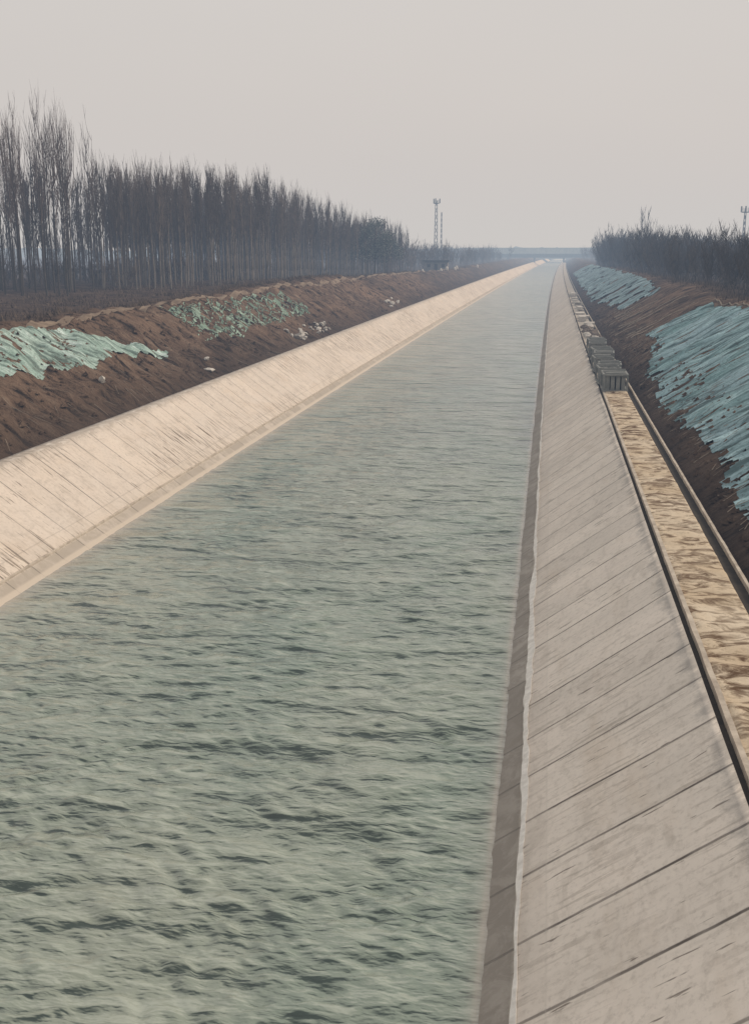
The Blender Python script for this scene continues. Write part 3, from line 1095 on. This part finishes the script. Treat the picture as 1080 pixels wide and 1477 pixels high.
crs = [make_crate(i) for i in range(4)]
spots = [(4.52, 68.6, .0, 1.), (4.38, 72.4, .05, .93), (4.55, 75.8, -.04, 1.), (4.36, 79.9, .06, .9), (4.5, 83.6, -.05, .97), (4.6, 87.4, .04, 1.02), (4.34, 92.3, -.06, .92), (4.58, 96.8, .05, .98)]
ords = ['nearest ribbed grey concrete block stack at the end of the sandy path', 'second ribbed grey block stack from the sandy path', 'third ribbed grey block stack from the sandy path',
        'fourth ribbed grey block stack from the sandy path', 'fifth ribbed grey block stack from the sandy path', 'sixth ribbed grey block stack from the sandy path',
        'seventh ribbed grey block stack from the sandy path', 'farthest ribbed grey block stack, just before the rubble']
for i, (xr, Y, rz, sc) in enumerate(spots):
    o = crs[i] if i < 4 else copy_tree(crs[i - 4])
    o.location = (xr + float(shift(Y)) - .0, Y, TOP_Z + .06)
    o.rotation_euler = (0, 0, rz)
    o.scale = (sc, sc, sc * (1 + .10 * math.sin(i * 2.3)))
    o['label'] = ords[i]
    o['group'] = 'ribbed concrete block stacks on the path'

# rubble heap & pale slabs further along the path
def rock(name, x, y, z, s, mat, seed, flat=.7):
    rn = random.Random(seed)
    g = Geo()
    n = 6
    rings = []
    for k, (rz_, rr) in enumerate(((-.3, .8), (.25, 1.0), (.75, .62))):
        ring = []
        for i in range(n):
            a = 2 * math.pi * i / n + rn.uniform(-.25, .25)
            q = rr * rn.uniform(.75, 1.2)
            ring.append(len(g.v)); g.v.append((math.cos(a) * q * s, math.sin(a) * q * s, rz_ * s * flat * rn.uniform(.8, 1.15)))
        rings.append(ring)
    for k in range(2):
        for i in range(n):
            j = (i + 1) % n
            g.f.append((rings[k][i], rings[k][j], rings[k + 1][j], rings[k + 1][i]))
    g.f.append(tuple(rings[2])); g.f.append(tuple(reversed(rings[0])))
    o = g.build(name, mat)
    o.location = (x, y, z)
    return o


rk = random.Random(8)
for i in range(48):
    Y = rk.uniform(101, 130); xr = rk.uniform(4.0, 5.2)
    s = rk.uniform(.22, .55)
    o = rock('rubble_chunk', xr + float(shift(Y)), Y, TOP_Z + .12 + s * .25, s, M['rust'] if rk.random() < .6 else M['pale'], i, .8)
    tag(o, 'broken concrete chunk heaped on the path behind the block stacks', 'rubble', 'rubble chunks heaped on the path')
for i in range(13):
    Y = 131 + i * 8.2 + rk.uniform(-3, 3)
    g = Geo()
    wd, lg = rk.uniform(.35, .7), rk.uniform(.7, 1.6)
    for k in range(rk.choice((1, 2, 3, 3))):
        dx = rk.uniform(-.2, .2)
        g.box(-wd + dx, wd + dx, -lg + dx, lg + dx, k * .205, k * .205 + .20)
    o = g.build('slab_pile', M['pale'])
    o.location = (4.5 + rk.uniform(-.25, .25) + float(shift(Y)), Y, TOP_Z + .05)
    o.rotation_euler = (0, 0, rk.uniform(-.12, .12))
    tag(o, 'pale flat slab pile in the row on the far path beyond the rubble', 'slab pile', 'pale slab piles on the far path')

# white debris at the top of the left lining
cl_spots = [(112.5, 16, -23.8), (104, 12, -23.9), (168, 15, -24.2), (74, 2, -24.0), (58, 1, -24.3)]
names = ['white debris lump in the larger heap above the left lining', 'white debris lump in the nearer heap above the left lining', 'white debris lump in the far heap above the left lining',
         'white stone lying alone at the foot of the left soil bank', 'single pale stone on the lower left soil bank']
for j, (Yc, n, xc) in enumerate(cl_spots):
    for i in range(n):
        Y = Yc + rk.uniform(-4, 4) * (1 if n > 2 else .3); xr = xc - rk.uniform(0, 1.5)
        s = rk.uniform(.16, .42)
        o = rock('debris_lump', xr + float(shift(Y)), Y, terrain(xr, Y) + s * .3, s, M['pale'], 60 + j * 20 + i)
        o.rotation_euler = (rk.gauss(0, .4), rk.gauss(0, .4), rk.uniform(0, 6.28))
        o.scale = (rk.uniform(.5, 1.3), rk.uniform(.5, 1.3), rk.uniform(.6, 1.5))
        tag(o, names[j], 'debris', 'white debris heap %s' % ['by the crumpled net', 'before the heap', 'far along', 'low down', 'alone'][j])

# pale ridges up the bare right slope between the nets, modelled as poles
for i in range(13):
    Y = 99.5 + i * 3.0 + rk.uniform(-.7, .7)
    x0 = 6.6 + rk.uniform(0, 1.6); x1 = rk.uniform(10.5, 14.2) if i % 3 else rk.uniform(8.8, 10)
    dy = rk.uniform(-.8, .8)
    g = Geo()
    n = 9
    pts = []
    for k in range(n + 1):
        t = k / n
        xr = x0 + (x1 - x0) * t; yy = Y + dy * t
        pts.append(Vector((xr + float(shift(yy)), yy, terrain(xr, yy) + .09)))
    b = pts[0].copy()
    g.path([p - b for p in pts], [.07 - .03 * k / n for k in range(n + 1)], 5)
    o = g.build('pole_ridge', M['pole'], None, True)
    o.location = b
    tag(o, 'long pale ridge, modelled as a pole, up the bare soil between the two right nets', 'pole', 'pale ridges modelled as poles up the bare right slope')
g = Geo(); pts = []
for k in range(60):
    Y = 99.0 - k * .9
    xr = 14.75 + .12 * nz(Y * .3, 1)
    pts.append(Vector((xr + float(shift(Y)), Y, terrain(xr, Y) + .10)))
b = pts[0].copy()
g.path([p - b for p in pts], [.07] * len(pts), 5)
o = g.build('crest_lip', M['pole'], None, True); o.location = b  # batten stands in for the pale raised lip along the crest
tag(o, 'long pale crest lip, modelled as a batten, along the top edge of the large right net', 'batten')

# drop model variants that no spot picked
for grp in (talls, lows, shr, fl, lt, sap):
    for o in grp:
        if o.name not in used:
            for ch in list(o.children): bpy.data.objects.remove(ch)
            bpy.data.objects.remove(o)

# ------------------------------------------------------------------ masts, shed, bridge
def mast(name, label, x, y, h, w, plat=True, twin=False):
    r = empty(name, (x, y, world_z(x, y)))
    tag(r, label, 'mast')
    g = Geo()
    k = 10
    for i in range(k):
        z0, z1 = h * i / k, h * (i + 1) / k
        w0, w1 = w * (1 - .55 * i / k), w * (1 - .55 * (i + 1) / k)
        cs = [(-1, -1), (1, -1), (1, 1), (-1, 1)]
        for a in range(4):
            (ax, ay), (bx, by) = cs[a], cs[(a + 1) % 4]
            g.seg((ax * w0, ay * w0, z0), .085, (ax * w1, ay * w1, z1), .085, 4)
            g.seg((ax * w0, ay * w0, z0), .06, (bx * w1, by * w1, z1), .06, 3)
            g.seg((bx * w0, by * w0, z0), .06, (ax * w1, ay * w1, z1), .06, 3)
    g.build('lattice_shaft', M['steel'], r)
    if plat:
        p = Geo()
        p.box(-1.1, 1.1, -1.1, 1.1, h - 1.4, h - 1.15)
        for a in range(8):
            t = a * math.pi / 4
            p.seg((math.cos(t) * 1.2, math.sin(t) * 1.2, h - 1.2), .05, (math.cos(t) * 1.2, math.sin(t) * 1.2, h + .2), .05, 4)
        p.build('platform', M['steel'], r)
        for a in range(3):
            t = a * 2.09 + .4
            q = Geo(); q.box(-.22, .22, -.12, .12, 0, 1.9)
            o = q.build('antenna', M['steel'], r)
            o.location = (math.cos(t) * 1.5, math.sin(t) * 1.5, h - 1.2)
    return r


mast('telecom_mast', 'tall grey lattice mast with a top platform left of the canal', -46.6, 455, 27.3, .8)
m2 = mast('lattice_mast', 'thinner hazy mast just right of the tall platform mast', -48.7, 500, 24.0, .40, False)
mast('lattice_mast', 'hazy mast rising behind the thicket at the right edge', 65.6, 380, 19.5, .5, True)


def shed():
    X, Y = -33.5, 330
    r = empty('shed', (X, Y, world_z(X, Y)))
    tag(r, 'low dark shed with a flat roof beyond the left grove', 'shed')
    w = Geo(); w.box(-3.6, 3.6, -2, 2, -.3, 2.9); w.build('wall', M['wall'], r)
    rf = Geo(); rf.box(-4.2, 4.2, -2.6, 2.6, 2.9, 3.25); rf.build('roof', M['dark'], r)
    d = Geo(); d.box(-.5, .5, -2.06, -2.004, 0, 2.1); d.build('door', M['dark'], r)
    for x in (-2.2, 2.2):
        q = Geo(); q.box(x - .5, x + .5, -2.05, -2.003, 1.1, 2.1); q.build('window', M['dark'], r)


shed()
for i, (xr, Y, s) in enumerate([(-31.5, 262, .75), (-31.0, 300, .8), (-30.6, 312, .9), (-30.0, 330, .9), (-30.8, 345, 1.0), (-29.0, 410, 1.0)]):
    rn = random.Random(i)
    g = Geo()
    k = 7
    rings = []
    for zz, rr in ((-.1, .8), (.4, 1.0), (.9, .8), (1.3, .25)):
        ring = []
        for j in range(k):
            a = 2 * math.pi * j / k
            q = rr * s * .5 * rn.uniform(.85, 1.15)
            ring.append(len(g.v)); g.v.append((math.cos(a) * q, math.sin(a) * q, zz * s))
        rings.append(ring)
    for a in range(3):
        for j in range(k):
            b = (j + 1) % k
            g.f.append((rings[a][j], rings[a][b], rings[a + 1][b], rings[a + 1][j]))
    g.f.append(tuple(rings[3]))
    o = g.build('white_sack', M['pale'], None, True)
    o.location = (xr + float(shift(Y)), Y, terrain(xr, Y))
    tag(o, 'upright white sack among those on the far left bank near the shed', 'sack', 'white sacks on the far left bank')

# bridge in the haze
BY = 960.0
bx = float(shift(BY)) - 9.5
br = empty('bridge', (bx, BY, 0))
tag(br, 'hazy grey concrete road bridge crossing the canal in the distance', 'bridge')
g = Geo()
g.box(-75, 75, -5, 5, 8.6, 10.2)
for yy in (-4.4, -1.5, 1.5, 4.4):
    g.box(-75, 75, yy - .35, yy + .35, 6.8, 8.6)
g.build('deck', M['far'], br)
for yy in (-5.003, 4.7):
    p = Geo()
    p.box(-75, 75, yy, yy + .3, 10.203, 10.9)
    for i in range(51): p.box(-74.5 + i * 2.97, -74.3 + i * 2.97, yy + .05, yy + .2, 10.9, 15.0)
    p.box(-75, 75, yy + .02, yy + .25, 15.0, 15.4)
    for i in range(50): p.box(-74.28 + i * 2.97, -71.55 + i * 2.97, yy + .1, yy + .16, 10.92, 14.98)
    p.build('barrier', M['farp'], br)
for x in (-36, -12.8, 12.8, 36):
    p = Geo()
    p.box(x - .9, x + .9, -4.5, 4.5, 5.9, 6.795)
    for yy in (-3, 3): p.seg((x, yy, -3), .7, (x, yy, 5.9), .7, 10)
    p.build('pier', M['far'], br)

# distant wooded rise
def hill(x0, x1, y0, hgt, seed):
    us = frange(x0, x1, 6.0) + [x1]
    def f(u, v):
        prof = [0, .75, 1.0, .6, 0][int(v)]
        e = smooth(x0, x0 + 60, u) * (1 - smooth(x1 - 60, x1, u))
        z = 4 + e * prof * (hgt + hgt * .35 * nz(u * .008, seed) + 3.6 * fbm(u * .09, v * 1.7, seed, 4))
        return (u, y0 + v * 25 + 6 * nz(u * .05, v), z)
    o = grid_mesh('hills', us, [0, 1, 2, 3, 4], f, M['hill'])
    tag(o, kind='structure')


hill(-900, 900, 1250, 11.5, 3.)
hill(-110, 40, 1500, 12, 8.)

# ------------------------------------------------------------------ haze (one homogeneous volume over the whole valley)
hz = NT('haze_air')
sig = (.00058, .00080, .00112)
L = (.600, .575, .556)
ab = hz.n('ShaderNodeVolumeAbsorption')
dn = .0030
ab.inputs['Color'].default_value = (1 - sig[0] / dn, 1 - sig[1] / dn, 1 - sig[2] / dn, 1)
ab.inputs['Density'].default_value = dn
em = hz.n('ShaderNodeEmission')  # glow added to the air in place of scattered daylight
ec = [s * l for s, l in zip(sig, L)]
mx = max(ec)
em.inputs['Color'].default_value = (ec[0] / mx, ec[1] / mx, ec[2] / mx, 1)
em.inputs['Strength'].default_value = mx
ads = hz.n('ShaderNodeAddShader')
hz.l(ab.outputs[0], ads.inputs[0]); hz.l(em.outputs[0], ads.inputs[1])
hz.l(ads.outputs[0], hz.out.inputs['Volume'])
g = Geo(); g.box(-4200, 4200, -300, 6200, -8, 130)
o = g.build('haze', hz.m)
tag(o, kind='structure')

# ------------------------------------------------------------------ world + sun
SUN_EL, SUN_AZ = R(33), R(62)          # azimuth from +Y toward +X
w = bpy.data.worlds.new('World')
scene.world = w
w.use_nodes = True
nt = w.node_tree
nt.nodes.clear()
wo = nt.nodes.new('ShaderNodeOutputWorld')
bg = nt.nodes.new('ShaderNodeBackground')
sky = nt.nodes.new('ShaderNodeTexSky')
sky.sky_type = 'NISHITA'
sky.sun_disc = False
sky.sun_elevation = SUN_EL
sky.sun_rotation = SUN_AZ
sky.air_density = 1.0
sky.dust_density = 6.0
sky.ozone_density = 1.0
tc = nt.nodes.new('ShaderNodeTexCoord')
sp = nt.nodes.new('ShaderNodeSeparateXYZ')
nt.links.new(tc.outputs['Generated'], sp.inputs[0])
cr_ = nt.nodes.new('ShaderNodeValToRGB')
els = cr_.color_ramp.elements
els[0].position = 0.0; els[0].color = (.645, .583, .540, 1)
els[1].position = .30; els[1].color = (.690, .662, .636, 1)
nt.links.new(sp.outputs['Z'], cr_.inputs[0])
cn = nt.nodes.new('ShaderNodeTexNoise')
mp = nt.nodes.new('ShaderNodeMapping')
mp.inputs['Scale'].default_value = (1, 1, 3.5)
nt.links.new(tc.outputs['Generated'], mp.inputs[0]); nt.links.new(mp.outputs[0], cn.inputs['Vector'])
cn.inputs['Scale'].default_value = 1.6; cn.inputs['Detail'].default_value = 3
cm = nt.nodes.new('ShaderNodeMapRange')
cm.inputs['To Min'].default_value = 9.3; cm.inputs['To Max'].default_value = 10.7
nt.links.new(cn.outputs[0], cm.inputs['Value'])
vm = nt.nodes.new('ShaderNodeVectorMath'); vm.operation = 'SCALE'
nt.links.new(cr_.outputs[0], vm.inputs[0]); nt.links.new(cm.outputs[0], vm.inputs['Scale'])
mxn = nt.nodes.new('ShaderNodeMix'); mxn.data_type = 'RGBA'
mxn.inputs[0].default_value = .93                       # cloud veil over the clear sky
nt.links.new(sky.outputs[0], mxn.inputs[6]); nt.links.new(vm.outputs[0], mxn.inputs[7])
nt.links.new(mxn.outputs[2], bg.inputs['Color'])
bg.inputs['Strength'].default_value = .1
nt.links.new(bg.outputs[0], wo.inputs['Surface'])

sd = bpy.data.lights.new('sun', 'SUN')
sd.energy = 2.4
sd.angle = R(12)
sd.color = (1.0, .92, .83)
so = bpy.data.objects.new('sun', sd)
COL.objects.link(so)
dirv = Vector((math.cos(SUN_EL) * math.sin(SUN_AZ), math.cos(SUN_EL) * math.cos(SUN_AZ), math.sin(SUN_EL)))
so.rotation_euler = dirv.to_track_quat('Z', 'Y').to_euler()

# ------------------------------------------------------------------ camera
cd = bpy.data.cameras.new('camera')
cam = bpy.data.objects.new('camera', cd)
COL.objects.link(cam)
cam.location = (0, 0, CAM_H)
F = 1500.0
pitch = math.atan(375.5 / F)
yaw = math.atan(248 * math.cos(pitch) / F)
cam.rotation_euler = (math.pi / 2 - pitch, 0, yaw)
cd.sensor_fit = 'VERTICAL'
cd.sensor_height = 36.0
cd.lens = 36.0 * F / 1477.0
cd.clip_start = .1
cd.clip_end = 12000
scene.camera = cam

scene.render.engine = 'CYCLES'
scene.view_settings.view_transform = 'Standard'
scene.view_settings.look = 'None'
scene.view_settings.exposure = 0
scene.cycles.use_denoising = True
scene.cycles.max_bounces = 5
scene.cycles.diffuse_bounces = 2
scene.cycles.glossy_bounces = 2
scene.cycles.volume_bounces = 0
scene.cycles.sample_clamp_direct = 2.5
scene.cycles.sample_clamp_indirect = 2.0
